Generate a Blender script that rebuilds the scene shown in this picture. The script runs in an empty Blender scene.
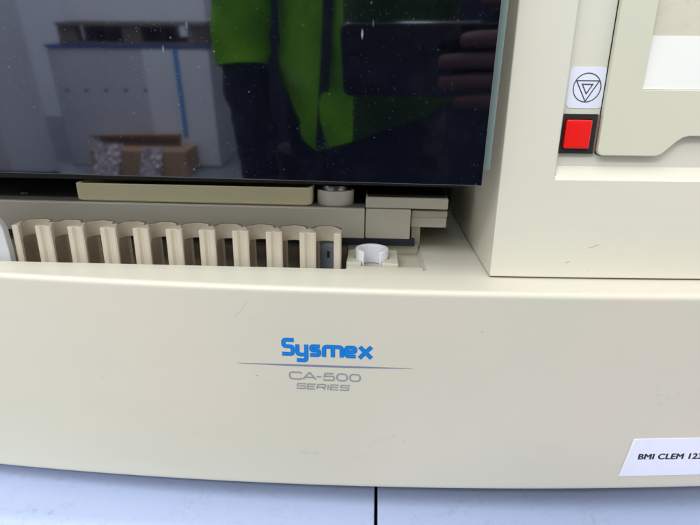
import bpy, bmesh, math, random
from mathutils import Vector, Matrix
random.seed(7)
MM = 0.001
SC = bpy.context.scene
COL = SC.collection
ORG = {}                      # world origin (mm) of each object

# ------------------------------------------------------------------ materials
def new_mat(name):
    m = bpy.data.materials.new(name); m.use_nodes = True
    nt = m.node_tree; b = nt.nodes['Principled BSDF']
    return m, nt, b

def N(nt, t, **kw):
    n = nt.nodes.new(t)
    for k, v in kw.items():
        if k in n.inputs: n.inputs[k].default_value = v
        else: setattr(n, k, v)
    return n

def mixc(nt, fac, a, b):
    n = nt.nodes.new('ShaderNodeMix'); n.data_type = 'RGBA'
    L = nt.links
    for sock, v in ((n.inputs[0], fac), (n.inputs[6], a), (n.inputs[7], b)):
        if hasattr(v, 'is_output'): L.new(v, sock)
        else: sock.default_value = v if not isinstance(v, tuple) or len(v) == 4 else (*v, 1)
    return n.outputs[2]

def ramp(nt, src, p0, p1, c0=0.0, c1=1.0):
    r = nt.nodes.new('ShaderNodeMapRange'); r.clamp = True
    r.inputs[1].default_value = p0; r.inputs[2].default_value = p1
    r.inputs[3].default_value = c0; r.inputs[4].default_value = c1
    nt.links.new(src, r.inputs[0]); return r.outputs[0]

def plastic(name, col, col2=None, col3=None, rough=0.42, vary=18., bump=0.02, specks=0.0, grain=2500., dirt=None, spec=0.5, speck_col=(0.16, 0.14, 0.12)):
    """moulded plastic / paint: soft colour variation, faint grain, sparse scuffs"""
    m, nt, b = new_mat(name); L = nt.links
    tc = N(nt, 'ShaderNodeTexCoord'); co = tc.outputs['Object']
    n1 = N(nt, 'ShaderNodeTexNoise', Scale=vary, Detail=4., Roughness=0.6); L.new(co, n1.inputs['Vector'])
    col2 = col2 or tuple(c*0.93 for c in col)
    c = mixc(nt, ramp(nt, n1.outputs[0], 0.3, 0.7), col, col2)
    if col3:
        n5 = N(nt, 'ShaderNodeTexNoise', Scale=vary*0.8, Detail=3.); mp5 = N(nt, 'ShaderNodeMapping'); mp5.inputs['Location'].default_value = (3.1, 1.7, 5.3)
        L.new(co, mp5.inputs['Vector']); L.new(mp5.outputs[0], n5.inputs['Vector'])
        c = mixc(nt, ramp(nt, n5.outputs[0], 0.42, 0.68), c, col3)
        # faint vertical wipe streaks left by cleaning
        mp6 = N(nt, 'ShaderNodeMapping'); mp6.inputs['Scale'].default_value = (14, 14, 60); mp6.inputs['Rotation'].default_value = (0, 0.15, 0); L.new(co, mp6.inputs['Vector'])
        n6 = N(nt, 'ShaderNodeTexNoise', Scale=1.0, Detail=6., Roughness=0.7); L.new(mp6.outputs[0], n6.inputs['Vector'])
        c = mixc(nt, ramp(nt, n6.outputs[0], 0.5, 0.8, 0.0, 0.25), c, tuple(x*0.86 for x in col))
    if dirt:
        n3 = N(nt, 'ShaderNodeTexNoise', Scale=dirt[1], Detail=9., Roughness=0.72); L.new(co, n3.inputs['Vector'])
        n4 = N(nt, 'ShaderNodeTexNoise', Scale=dirt[1]*6, Detail=6., Roughness=0.8); L.new(co, n4.inputs['Vector'])
        mu = N(nt, 'ShaderNodeMath', operation='MULTIPLY')
        L.new(ramp(nt, n3.outputs[0], 0.48, 0.72), mu.inputs[0]); L.new(ramp(nt, n4.outputs[0], 0.5, 0.68), mu.inputs[1])
        mu2 = N(nt, 'ShaderNodeMath', operation='MULTIPLY'); L.new(mu.outputs[0], mu2.inputs[0]); mu2.inputs[1].default_value = dirt[2]
        c = mixc(nt, mu2.outputs[0], c, dirt[0])
    if specks:
        for sc, th, amt in ((55., 0.028, 0.75), (150., 0.03, 0.35)):
            mp = N(nt, 'ShaderNodeMapping'); mp.inputs['Scale'].default_value = (0.6, 1, 1.2); mp.inputs['Rotation'].default_value = (0.2, 0.5, 0.3)
            L.new(co, mp.inputs['Vector'])
            ns = N(nt, 'ShaderNodeTexNoise', Scale=sc*3, Detail=2.); L.new(mp.outputs[0], ns.inputs['Vector'])
            va = N(nt, 'ShaderNodeMixRGB'); va.inputs[0].default_value = 0.02; L.new(mp.outputs[0], va.inputs[1]); L.new(ns.outputs[1], va.inputs[2])
            v = N(nt, 'ShaderNodeTexVoronoi', Scale=sc); L.new(va.outputs[0], v.inputs['Vector'])
            sep = N(nt, 'ShaderNodeSeparateColor'); L.new(v.outputs['Color'], sep.inputs[0])
            g = ramp(nt, sep.outputs[0], 0.80, 0.82)
            d = ramp(nt, v.outputs['Distance'], th, th*2.2, amt*specks, 0.0)
            mu = N(nt, 'ShaderNodeMath', operation='MULTIPLY'); L.new(g, mu.inputs[0]); L.new(d, mu.inputs[1])
            c = mixc(nt, mu.outputs[0], c, speck_col)
    L.new(c, b.inputs['Base Color'])
    r = ramp(nt, n1.outputs[0], 0.3, 0.7, rough-0.04, rough+0.06); L.new(r, b.inputs['Roughness'])
    b.inputs['Specular IOR Level'].default_value = spec
    if bump:
        n2 = N(nt, 'ShaderNodeTexNoise', Scale=grain, Detail=2.); L.new(co, n2.inputs['Vector'])
        bp = N(nt, 'ShaderNodeBump', Strength=bump*10, Distance=0.0002); L.new(n2.outputs[0], bp.inputs['Height'])
        L.new(bp.outputs[0], b.inputs['Normal'])
    return m

def flat(name, col, rough=0.5, metal=0., spec=0.5):
    m, nt, b = new_mat(name)
    tc = N(nt, 'ShaderNodeTexCoord'); n = N(nt, 'ShaderNodeTexNoise', Scale=300., Detail=3.)
    nt.links.new(tc.outputs['Object'], n.inputs['Vector'])
    c = mixc(nt, ramp(nt, n.outputs[0], 0.3, 0.7), col, tuple(x*0.965 for x in col))
    nt.links.new(c, b.inputs['Base Color'])
    b.inputs['Roughness'].default_value = rough; b.inputs['Metallic'].default_value = metal
    b.inputs['Specular IOR Level'].default_value = spec
    return m

CREAM   = (0.615, 0.590, 0.495)
M = {}
M['front']  = plastic('cream_front_plastic', (0.56, 0.55, 0.465), (0.60, 0.54, 0.465), (0.53, 0.55, 0.47), rough=0.40, vary=6., specks=0.8)
M['cream']  = plastic('cream_housing_plastic', (0.66, 0.64, 0.54), (0.66, 0.615, 0.525), (0.62, 0.625, 0.54), rough=0.42, vary=9., specks=0.4)
M['door']   = plastic('yellowed_door_plastic', (0.62, 0.595, 0.475), (0.63, 0.585, 0.48), (0.58, 0.58, 0.47), rough=0.42, vary=9., specks=0.3)
M['tray']   = plastic('yellowed_tray_plastic', (0.80, 0.71, 0.45), (0.76, 0.68, 0.44), rough=0.45, vary=20.)
M['beige']  = plastic('beige_track_plastic', (0.66, 0.61, 0.53), (0.62, 0.575, 0.50), rough=0.40, vary=20.)
M['rack']   = plastic('beige_rack_plastic', (0.58, 0.515, 0.415), (0.54, 0.475, 0.38), rough=0.32, vary=10., dirt=((0.24, 0.17, 0.11), 9., 0.6))
M['slot']   = plastic('cream_slot_plastic', (0.60, 0.57, 0.46), (0.55, 0.52, 0.43), rough=0.45, vary=30., dirt=((0.22, 0.19, 0.14), 40., 0.4))
M['grey_metal'] = plastic('dark_grey_painted_metal', (0.17, 0.16, 0.15), (0.14, 0.13, 0.125), rough=0.5, vary=15., dirt=((0.3, 0.28, 0.25), 60., 0.3))
M['guide']  = plastic('pale_guide_plastic', (0.55, 0.55, 0.58), rough=0.4)
M['rail']   = plastic('dark_blue_rail', (0.02, 0.028, 0.05), rough=0.35)
M['brown']  = flat('dark_brown_top', (0.035, 0.022, 0.018), 0.5)
M['black']  = flat('black_plastic', (0.012, 0.012, 0.014), 0.4)
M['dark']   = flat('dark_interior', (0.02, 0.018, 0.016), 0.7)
M['cup']    = plastic('white_cup_plastic', (0.80, 0.80, 0.86), (0.76, 0.77, 0.84), rough=0.3)
M['silver'] = flat('silver_disc', (0.25, 0.25, 0.28), 0.35, 1.0)
M['red']    = flat('red_button_plastic', (0.72, 0.006, 0.004), 0.28)
M['ledge']  = plastic('pale_ledge_plastic', (0.74, 0.74, 0.72), (0.72, 0.72, 0.70), rough=0.35)
M['sticker']= flat('white_sticker', (0.74, 0.76, 0.90), 0.35)
M['label']  = flat('white_paper_label', (0.76, 0.76, 0.90), 0.45)
M['label_edge'] = flat('torn_paper_edge', (0.80, 0.80, 0.86), 0.7)
M['ink']    = flat('black_ink', (0.012, 0.012, 0.022), 0.5)
M['greyink']= flat('grey_ink', (0.27, 0.27, 0.30), 0.5)
M['symink'] = flat('dark_grey_ink', (0.05, 0.06, 0.075), 0.5)
M['stripe'] = flat('violet_grey_ink', (0.20, 0.20, 0.33), 0.45)
M['blue']   = flat('blue_ink', (0.0, 0.165, 0.58), 0.4)
M['blue2']  = flat('light_blue_ink', (0.03, 0.27, 0.70), 0.4)
M['teal']   = plastic('teal_acrylic_edge', (0.20, 0.27, 0.255), (0.18, 0.25, 0.24), rough=0.3, vary=40.)
M['plate1'] = flat('blue_grey_plate', (0.24, 0.28, 0.33), 0.4)
M['laminate'] = plastic('white_enamel', (0.35, 0.41, 0.60), (0.335, 0.395, 0.58), rough=0.3, vary=6., dirt=((0.12, 0.12, 0.15), 38., 0.7), specks=1.2, bump=0.01)
M['seam']   = flat('dark_seam', (0.01, 0.01, 0.014), 0.8)

# smoked glossy lid with dust
def smoked():
    m, nt, b = new_mat('smoked_glossy_acrylic'); L = nt.links
    tc = N(nt, 'ShaderNodeTexCoord'); co = tc.outputs['Object']
    c = (0.0015, 0.002, 0.005)
    acc = None
    for sc, thr, th, amt in ((240., 0.74, 0.09, 0.28), (650., 0.62, 0.13, 0.15), (90., 0.80, 0.028, 0.6)):
        v = N(nt, 'ShaderNodeTexVoronoi', Scale=sc); dn = N(nt, 'ShaderNodeTexNoise', Scale=sc*4, Detail=2.); L.new(co, dn.inputs['Vector'])
        dx = N(nt, 'ShaderNodeVectorMath', operation='MULTIPLY_ADD'); L.new(dn.outputs[1], dx.inputs[0]); dx.inputs[1].default_value = (0.12/sc,)*3; L.new(co, dx.inputs[2])
        L.new(dx.outputs[0], v.inputs['Vector'])
        sep = N(nt, 'ShaderNodeSeparateColor'); L.new(v.outputs['Color'], sep.inputs[0])
        g = ramp(nt, sep.outputs[0], thr, thr+0.2)
        d = ramp(nt, v.outputs['Distance'], th*0.5, th*2.0, amt, 0.0)
        mu = N(nt, 'ShaderNodeMath', operation='MULTIPLY'); L.new(g, mu.inputs[0]); L.new(d, mu.inputs[1])
        if acc is None: acc = mu.outputs[0]
        else:
            mx = N(nt, 'ShaderNodeMath', operation='MAXIMUM'); L.new(acc, mx.inputs[0]); L.new(mu.outputs[0], mx.inputs[1]); acc = mx.outputs[0]
    cl = N(nt, 'ShaderNodeTexNoise', Scale=14., Detail=5., Roughness=0.7); L.new(co, cl.inputs['Vector'])
    mc = N(nt, 'ShaderNodeMath', operation='MULTIPLY'); L.new(acc, mc.inputs[0]); L.new(ramp(nt, cl.outputs[0], 0.42, 0.68, 0.12, 1.0), mc.inputs[1]); acc = mc.outputs[0]
    # short hairs and dried wipe marks
    mp = N(nt, 'ShaderNodeMapping'); mp.inputs['Scale'].default_value = (1, 1, 0.25); mp.inputs['Rotation'].default_value = (0, 0.5, 0); L.new(co, mp.inputs['Vector'])
    vh = N(nt, 'ShaderNodeTexVoronoi', Scale=160.); L.new(mp.outputs[0], vh.inputs['Vector'])
    sh = N(nt, 'ShaderNodeSeparateColor'); L.new(vh.outputs['Color'], sh.inputs[0])
    m1 = N(nt, 'ShaderNodeMath', operation='MULTIPLY'); L.new(ramp(nt, sh.outputs[1], 0.93, 0.95), m1.inputs[0]); L.new(ramp(nt, vh.outputs['Distance'], 0.03, 0.12, 0.35, 0.0), m1.inputs[1])
    mm_ = N(nt, 'ShaderNodeMath', operation='MAXIMUM'); L.new(acc, mm_.inputs[0]); L.new(m1.outputs[0], mm_.inputs[1]); acc = mm_.outputs[0]
    ns = N(nt, 'ShaderNodeTexNoise', Scale=25., Detail=8., Roughness=0.75); L.new(co, ns.inputs['Vector'])
    sm = ramp(nt, ns.outputs[0], 0.5, 0.75, 0.0, 0.012)
    ad = N(nt, 'ShaderNodeMath', operation='ADD'); L.new(acc, ad.inputs[0]); L.new(sm, ad.inputs[1])
    L.new(mixc(nt, ad.outputs[0], c, (0.62, 0.66, 0.78)), b.inputs['Base Color'])
    L.new(ramp(nt, acc, 0.0, 0.4, 0.038, 0.6), b.inputs['Roughness'])
    b.inputs['IOR'].default_value = 2.35
    b.inputs['Specular Tint'].default_value = (0.80, 0.86, 1.0, 1)
    return m
M['smoked'] = smoked()

# ------------------------------------------------------------------ mesh helpers (all input in mm)
def tag(o, label=None, cat=None, group=None, kind=None):
    if label: o['label'] = label
    if cat: o['category'] = cat
    if group: o['group'] = group
    if kind: o['kind'] = kind
    return o

def thing(name, label, cat, loc, group=None):
    o = bpy.data.objects.new(name, None); COL.objects.link(o)
    o.location = Vector(loc)*MM; o.empty_display_size = 0.02
    ORG[o] = Vector(loc); return tag(o, label, cat, group)

def link(name, me, mat, parent, loc=None, smooth=None):
    o = bpy.data.objects.new(name, me); COL.objects.link(o)
    if mat and not me.materials: me.materials.append(mat)
    if parent:
        o.parent = parent; ORG[o] = ORG[parent]
    else:
        ORG[o] = Vector(loc) if loc else Vector((0, 0, 0)); o.location = ORG[o]*MM
    if smooth is not None:
        me.polygons.foreach_set('use_smooth', [True]*len(me.polygons))
        if smooth < 179:
            me.set_sharp_from_angle(angle=math.radians(smooth))
    return o

def bevel(o, w, seg=2, ang=35):
    b = o.modifiers.new('bevel', 'BEVEL'); b.width = w*MM; b.segments = seg
    b.limit_method = 'ANGLE'; b.angle_limit = math.radians(ang); b.harden_normals = False
    wn = o.modifiers.new('wn', 'WEIGHTED_NORMAL'); wn.keep_sharp = False; wn.weight = 80
    return o

def mk(name, verts, faces, mat, parent=None, loc=None, bev=0, seg=2, smooth=35, weld=True, ang=35):
    org = ORG[parent] if parent else (Vector(loc) if loc else Vector((0, 0, 0)))
    me = bpy.data.meshes.new(name)
    me.from_pydata([(Vector(v)-org)*MM for v in verts], [], faces)
    bm = bmesh.new(); bm.from_mesh(me)
    if weld: bmesh.ops.remove_doubles(bm, verts=bm.verts, dist=1e-6)
    bmesh.ops.recalc_face_normals(bm, faces=bm.faces)
    bm.to_mesh(me); bm.free()
    o = link(name, me, mat, parent, loc, smooth)
    if bev: bevel(o, bev, seg, ang)
    return o

def box_vf(x0, x1, y0, y1, z0, z1, off=0):
    v = [(x0,y0,z0),(x1,y0,z0),(x1,y1,z0),(x0,y1,z0),(x0,y0,z1),(x1,y0,z1),(x1,y1,z1),(x0,y1,z1)]
    f = [(0,3,2,1),(4,5,6,7),(0,1,5,4),(1,2,6,5),(2,3,7,6),(3,0,4,7)]
    return v, [tuple(i+off for i in q) for q in f]

def box(name, x0, x1, y0, y1, z0, z1, mat, parent=None, loc=None, bev=0.8, seg=2):
    v, f = box_vf(x0, x1, y0, y1, z0, z1)
    return mk(name, v, f, mat, parent, loc, bev, seg)

def boxes(name, lst, mat, parent=None, loc=None, bev=0.5):
    V, F = [], []
    for b in lst:
        v, f = box_vf(*b, off=len(V)); V += v; F += f
    return mk(name, V, F, mat, parent, loc, bev, weld=False)

def prism_vf(outline, z0, z1, bottom=True, top=True):
    n = len(outline)
    v = [(x, y, z0) for x, y in outline] + [(x, y, z1) for x, y in outline]
    f = [(i, (i+1) % n, n+(i+1) % n, n+i) for i in range(n)]
    if top: f.append(tuple(range(n, 2*n)))
    if bottom: f.append(tuple(range(n-1, -1, -1)))
    return v, f

def join_vf(parts):
    V, F = [], []
    for v, f in parts:
        F += [tuple(i+len(V) for i in q) for q in f]; V += v
    return V, F

def frame_on(o, x, y, z, ang=0., lean=0.):
    """matrix of a plane facing -Y at (x,y,z) mm: local x right, local y up, local z out (toward -Y)"""
    m = Matrix(((1,0,0),(0,0,-1),(0,1,0))).to_4x4()
    return Matrix.Translation(Vector((x, y, z))) @ Matrix.Rotation(math.radians(ang), 4, 'Z') @ Matrix.Rotation(math.radians(lean), 4, 'X') @ m

def curve_shape(name, loops, mat, parent, mtx, thick=0.0, bev=0.0, res=2, raise_=0.0):
    """filled 2D outlines (holes allowed), extruded, turned into a mesh placed by mtx (mm)"""
    cu = bpy.data.curves.new(name, 'CURVE'); cu.dimensions = '2D'; cu.fill_mode = 'BOTH'
    for lp in loops:
        s = cu.splines.new('POLY'); s.points.add(len(lp)-1)
        for p, q in zip(s.points, lp): p.co = (q[0], q[1], 0, 1)
        s.use_cyclic_u = True
    cu.extrude = max(thick/2-bev, 0); cu.bevel_depth = bev; cu.bevel_resolution = res
    if bev: cu.offset = -bev
    return from_curve(name, cu, mat, parent, mtx, thick/2+raise_)

def from_curve(name, cu, mat, parent, mtx, lift, xform=None, fn=None, cuts=0):
    tmp = bpy.data.objects.new('tmp', cu); COL.objects.link(tmp)
    dg = bpy.context.evaluated_depsgraph_get(); dg.update()
    me = bpy.data.meshes.new_from_object(tmp.evaluated_get(dg))
    bpy.data.objects.remove(tmp)
    me.materials.clear(); me.name = name
    if fn and cuts:
        bm = bmesh.new(); bm.from_mesh(me)
        xs_ = [v.co.x for v in bm.verts]; a = math.ceil(min(xs_)/cuts)*cuts
        while a < max(xs_):
            bmesh.ops.bisect_plane(bm, geom=bm.verts[:]+bm.edges[:]+bm.faces[:], plane_co=(a, 0, 0), plane_no=(1, 0, 0), dist=1e-4); a += cuts
        bm.to_mesh(me); bm.free()
    org = ORG[parent] if parent else Vector((0, 0, 0))
    for v in me.vertices:
        p = v.co.copy()
        if xform: p = xform @ p
        p.z += lift
        p = mtx @ p
        if fn: p = fn(p)
        v.co = (p-org)*MM
    return link(name, me, mat, parent, None, 35)

def text(name, s, mat, parent, mtx, width, height, bold=0.0, shear=0.0, lift=0.12, fn=None, space=1.0, fat=0.0):
    cu = bpy.data.curves.new(name, 'FONT'); cu.body = s; cu.size = 1; cu.extrude = 0.004; cu.offset = bold
    cu.shear = shear; cu.space_character = space; cu.fill_mode = 'FRONT'; cu.resolution_u = 6
    tmp = bpy.data.objects.new('tmp', cu); COL.objects.link(tmp)
    dg = bpy.context.evaluated_depsgraph_get(); dg.update()
    me = bpy.data.meshes.new_from_object(tmp.evaluated_get(dg)); bpy.data.objects.remove(tmp)
    xs = [v.co.x for v in me.vertices]; ys = [v.co.y for v in me.vertices]
    bpy.data.meshes.remove(me)
    sx = width/(max(xs)-min(xs)); sy = height/(max(ys)-min(ys))
    X = Matrix.Diagonal((sx, sy, 1, 1)) @ Matrix.Translation((-(max(xs)+min(xs))/2, -(max(ys)+min(ys))/2, 0))
    cu.extrude = 0.0
    o = from_curve(name, cu, mat, parent, mtx, lift, X, fn)
    if fat:      # heavier lettering: the same glyphs again, a hair to each side
        bm = bmesh.new(); bm.from_mesh(o.data)
        for k, (ax, az) in enumerate(((fat, 0), (-fat, 0), (0, fat*0.7), (0, -fat*0.7))):
            g = bmesh.ops.duplicate(bm, geom=bm.verts[:len(o.data.vertices)]+bm.edges[:len(o.data.edges)]+bm.faces[:len(o.data.polygons)])
            for v in g['geom']:
                if isinstance(v, bmesh.types.BMVert): v.co += Vector((ax, -0.004*(k+1), az))*MM
            bm.verts.ensure_lookup_table(); bm.edges.ensure_lookup_table(); bm.faces.ensure_lookup_table()
        bm.to_mesh(o.data); bm.free()
    return o

def rrect(x0, x1, y0, y1, r, n=6):
    pts = []
    for cx, cy, a0 in ((x1-r, y0+r, -90), (x1-r, y1-r, 0), (x0+r, y1-r, 90), (x0+r, y0+r, 180)):
        for i in range(n+1):
            a = math.radians(a0+90*i/n); pts.append((cx+r*math.cos(a), cy+r*math.sin(a)))
    return pts

def ribbon(pts, w, cyc=False):
    """thick stroke outline of a polyline -> quads (2D)"""
    pts = [p for i, p in enumerate(pts) if i == 0 or math.hypot(p[0]-pts[i-1][0], p[1]-pts[i-1][1]) > 1e-4]
    n = len(pts); V, F = [], []
    for i, p in enumerate(pts):
        p = Vector(p)
        a = Vector(pts[i-1]) if (i > 0 or cyc) else None
        b = Vector(pts[(i+1) % n]) if (i < n-1 or cyc) else None
        d1 = (p-a).normalized() if a is not None else None
        d2 = (b-p).normalized() if b is not None else None
        if d1 is None: d1 = d2
        if d2 is None: d2 = d1
        nrm = Vector((-(d1.y+d2.y), d1.x+d2.x)).normalized()
        k = 1/max(0.35, nrm.dot(Vector((-d1.y, d1.x))))
        V += [p+nrm*w/2*k, p-nrm*w/2*k]
    m = n if cyc else n-1
    for i in range(m):
        j = (i+1) % n; F.append((2*i, 2*i+1, 2*j+1, 2*j))
    return [(v.x, v.y) for v in V], F

def rnd(pts, r, n=4):
    """round the inner corners of a polyline"""
    out = [pts[0]]
    for i in range(1, len(pts)-1):
        a, p, b = map(Vector, (pts[i-1], pts[i], pts[i+1]))
        rr = min(r, (a-p).length*0.5, (b-p).length*0.5)
        s = p+(a-p).normalized()*rr; e = p+(b-p).normalized()*rr
        for k in range(n+1):
            t = k/n; q = s*(1-t)**2+p*2*t*(1-t)+e*t*t; out.append((q.x, q.y))
    out.append(pts[-1]); return out

def strokes(name, paths, w, mat, parent, mtx, lift, fn=None, cyc=False, xf=lambda p: p):
    V, F = [], []
    for k, p in enumerate(paths):
        v, f = ribbon([xf(q) for q in p], w, cyc)
        F += [tuple(i+len(V) for i in q) for q in f]
        V += [(x, y, lift+0.004*k) for x, y in v]
    W = []
    for v in V:
        p = mtx @ Vector(v)
        if fn: p = fn(p)
        W.append(p)
    return mk(name, W, F, mat, parent, smooth=None, weld=False)

# ------------------------------------------------------------------ the analyser
def bow(x): return (x+15)**2/(2*2750.)
def yfront(x): return 266.3+bow(x)
def yhouse(x): return 289.4+bow(x)*0.9
AN = thing('blood_analyser', 'cream bench-top laboratory analyser with smoked lid, standing on two white cabinets', 'analyser', (0, 400, -140))

# base shell ---------------------------------------------------------------
XL, XR = -430., 335.
xs = sorted(set([XL+i*(XR-XL)/60 for i in range(61)] + [32.6]))
def inner(x): return 298.9+0.0187*(x+27)
def zbot(x): return -136.6+0.0215*x
def profile(x):
    """(y,z) from the slot edge over the lip, down the front and under"""
    yf = yfront(x); zb = zbot(x); P = [(inner(x), 0.0), (inner(x)-9, 0.0), (yf+9, -0.35), (yf+3.9, -0.5)]
    R = 3.2
    for a in range(0, 91, 15):
        t = math.radians(a); P.append((yf+R-R*math.sin(t), -0.5-R+R*math.cos(t)))
    for t in (0.006, 0.2, 0.4, 0.6, 0.8, 0.994):
        P.append((yf, -3.9+(zb+3+3.9)*t))
    R = 2.0
    for a in range(0, 91, 30):
        t = math.radians(a); P.append((yf+R-R*math.cos(t), zb+R-R*math.sin(t)))
    P.append((yf+14, zb)); P.append((yf+14, zb+8))
    return P
V, F = [], []
prof = [profile(x) for x in xs]; n = len(prof[0])
for x, P in zip(xs, prof): V += [(x, y, z) for y, z in P]
for i in range(len(xs)-1):
    for j in range(n-1):
        a = i*n+j; F.append((a, a+1, a+n+1, a+n))
k = len(V)
# deck to the right of the slot
xr = [x for x in xs if x >= 32.6]; ysd = [0, 30, 60, 100, 140, 180]
for x in xr:
    for d in ysd: V.append((x, inner(x)+d if d else inner(x), 0.0))
m = len(ysd)
for i in range(len(xr)-1):
    for j in range(m-1):
        a = k+i*m+j; F.append((a, a+1, a+m+1, a+m))
# slot walls: right wall under the deck edge, front wall behind the lip
k = len(V)
for d in ysd: V.append((32.6, inner(32.6)+d if d else inner(32.6), 0.0)); V.append((29.6, inner(32.6)+d, -7.0))
for j in range(m-1):
    a = k+2*j; F.append((a, a+1, a+3, a+2))
k = len(V); xl = [x for x in xs if x <= 32.6]
for x in xl: V.append((x, inner(x), 0.0)); V.append((x if x < 32 else 29.6, inner(x)+0.0, -60.0 if x < 32 else -7.0))
for j in range(len(xl)-1):
    a = k+2*j; F.append((a, a+1, a+3, a+2))
mk('base_cover', V, F, M['front'], AN, bev=1.0, seg=3, smooth=40, ang=50)
# rear and sides of the base, hidden under everything
box('base_chassis', XL+6, XR-6, 345, 640, -151.3, -62, M['dark'], AN, bev=0)
box('base_side_panel', XL-2, XL+5.5, 300, 640, -133, 0, M['cream'], AN, bev=1)
box('foot', -300, -262, 330, 368, -150.5, -150.2, M['black'], AN, bev=0)
# the front foot pads really stand on the cabinets
for fx in (-290, 260):
    v, f = prism_vf([(fx+16*math.cos(a*math.pi/12), 330+16*math.sin(a*math.pi/12)) for a in range(24)], -149.8, -140)
bpy.data.objects.remove(bpy.data.objects['foot'])

M['bore_wall2'] = plastic('brown_grey_trench', (0.26, 0.215, 0.17), rough=0.6, vary=40., bump=0)
# slot floor, trench for the rack
box('slot_floor', -18.5, 31.2, 300.5, 352, -12, -6, M['slot'], AN, bev=0.6)
box('rack_trench', -330, -19, 300.5, 344, -61, -48, M['slot'], AN, bev=0)
box('slot_step', -18.9, 31.2, 352.2, 356, -58, 1.0, M['slot'], AN, bev=0.5)
box('trench_wall', -330, -19.1, 352.2, 356, -58, 1.0, M['bore_wall2'], AN, bev=0.5)
box('drive_rail', -330, 28.2, 347.0, 352.0, 1.2, 6.2, M['rail'], AN, bev=0.4)
box('slot_end_post', 26.0, 32.4, 356.5, 470, -10, 13.8, M['beige'], AN, bev=0.6)
# raised lip in front of the cup holder
hold = box('holder_step', -17.0, 31.0, 301.5, 308.5, -6, -0.9, M['slot'], AN, bev=0.7)
# ring-shaped cup holder
def c_ring(cx, cy, r0, r1, half, n=40):
    a0 = math.asin(half/r1); a1 = math.asin(half/r0); P = []
    for i in range(n+1):
        a = -math.pi/2+a0+(2*math.pi-2*a0)*i/n; P.append((cx+r1*math.cos(a), cy+r1*math.sin(a)))
    for i in range(n, -1, -1):
        a = -math.pi/2+a1+(2*math.pi-2*a1)*i/n; P.append((cx+r0*math.cos(a), cy+r0*math.sin(a)))
    return P
ho = []
for i in range(33):
    a = -math.pi/2+math.asin(6.5/11.3)+(2*math.pi-2*math.asin(6.5/11.3))*i/32; ho.append((-1.5+11.3*math.cos(a), 322+11.3*math.sin(a)))
ho = ho[::-1]+[(5.0, 309.0), (15.5, 309.0), (15.5, 338)]+[(-13.5-4*math.sin(q*math.pi/12), 334+4*math.cos(q*math.pi/12)) for q in range(7)]+[(-17.5, 309.0), (-8.0, 309.0)]
v, f = prism_vf(ho, -6, 0.9)
mk('cup_holder', v, f, M['slot'], AN, bev=0.5)

# sampler track behind the rack -------------------------------------------
box('track_cover', -330, -7.2, 345, 470, 6.5, 27.6, M['beige'], AN, bev=0.9, seg=3)
box('track_end_cover', -6.6, 24.4, 345.2, 470, 6.7, 27.5, M['beige'], AN, bev=0.9, seg=3)
box('track_top_plate', -330, -7.6, 348.5, 470, 27.65, 28.0, M['grey_metal'], AN, bev=0)
box('raised_plate', -6.8, 49.6, 347.5, 470, 27.9, 35.2, M['beige'], AN, bev=0.7)
box('dark_plate_top', -5.6, 48.6, 350.5, 470, 35.3, 35.6, M['brown'], AN, bev=0)  # thin dark brown sheet over the top of the raised plate
box('lower_plate', 25.2, 49.8, 350.0, 470, 21.6, 26.2, M['slot'], AN, bev=0.6)
box('lower_plate', 25.2, 49.8, 352.0, 470, 14.0, 21.3, M['cream'], AN, bev=0.6)
# yellowed tray: shallow box with thin rim
def tray():
    parts = []
    def ring(z, g): return [(x, y, z) for x, y in rrect(-211.5+g, -44.2-g, 348.2+g, 440-g, 3.5, 5)]
    rings = [ring(28.1, 1.2), ring(29.2, 0.2), ring(40.2, 0), ring(40.6, 0.4), ring(40.6, 1.6), ring(40.0, 2.0), ring(31, 2.4)]
    # tapered: top a little wider, as on the left end
    V = []; F = []; n = len(rings[0])
    for r in rings: V += r
    for i in range(len(rings)-1):
        for j in range(n):
            a = i*n+j; b = i*n+(j+1) % n; F.append((a, b, b+n, a+n))
    F.append(tuple(range(n-1, -1, -1))); F.append(tuple(range((len(rings)-1)*n, len(rings)*n)))
    mk('waste_tray', V, F, M['tray'], AN, smooth=40)
tray()
# round cap
def lathe(cx, cy, prof, n=48):
    V, F = [], []
    for r, z in prof: V += [(cx+r*math.cos(2*math.pi*i/n), cy+r*math.sin(2*math.pi*i/n), z) for i in range(n)]
    for k in range(len(prof)-1):
        for i in range(n):
            a = k*n+i; b = k*n+(i+1) % n; F.append((a, b, b+n, a+n))
    F.append(tuple(range(n-1, -1, -1))); F.append(tuple(range((len(prof)-1)*n, len(prof)*n)))
    return V, F
v, f = lathe(-28.6, 362.5, [(12.9, 28.05), (13.1, 29), (13.1, 37.2), (12.6, 38.0), (10.8, 38.0), (10.6, 37.6)])
cap = mk('round_knob', v, f, M['beige'], AN)
v, f = lathe(-28.6, 362.5, [(9.8, 37.7), (9.8, 40.2), (9.3, 41.2), (7.2, 41.4), (6.8, 40.9)])
mk('knob_disc', v, f, M['silver'], cap)
v, f = lathe(-264, 371, [(3.2, 28.02), (3.2, 28.9), (2.4, 29.5), (1.0, 29.5)], 20)
mk('screw', v, f, M['silver'], AN)
# side guide at the left end
gv = [(-300, -47), (-232.6, -47), (-232.8, 4), (-233.6, 13)]+[(-243.6+10*math.cos(math.radians(q)), 15+13*math.sin(math.radians(q))) for q in (15, 35, 55, 75, 90)]+[(-300, 28)]
n = len(gv)
V = [(x, 301.5, z) for x, z in gv]+[(x, 306.5, z) for x, z in gv]
F = [tuple(range(n)), tuple(range(2*n-1, n-1, -1))]+[(i, (i+1) % n, n+(i+1) % n, n+i) for i in range(n)]
mk('side_guide', V, F, M['guide'], AN, bev=0.6)
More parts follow.
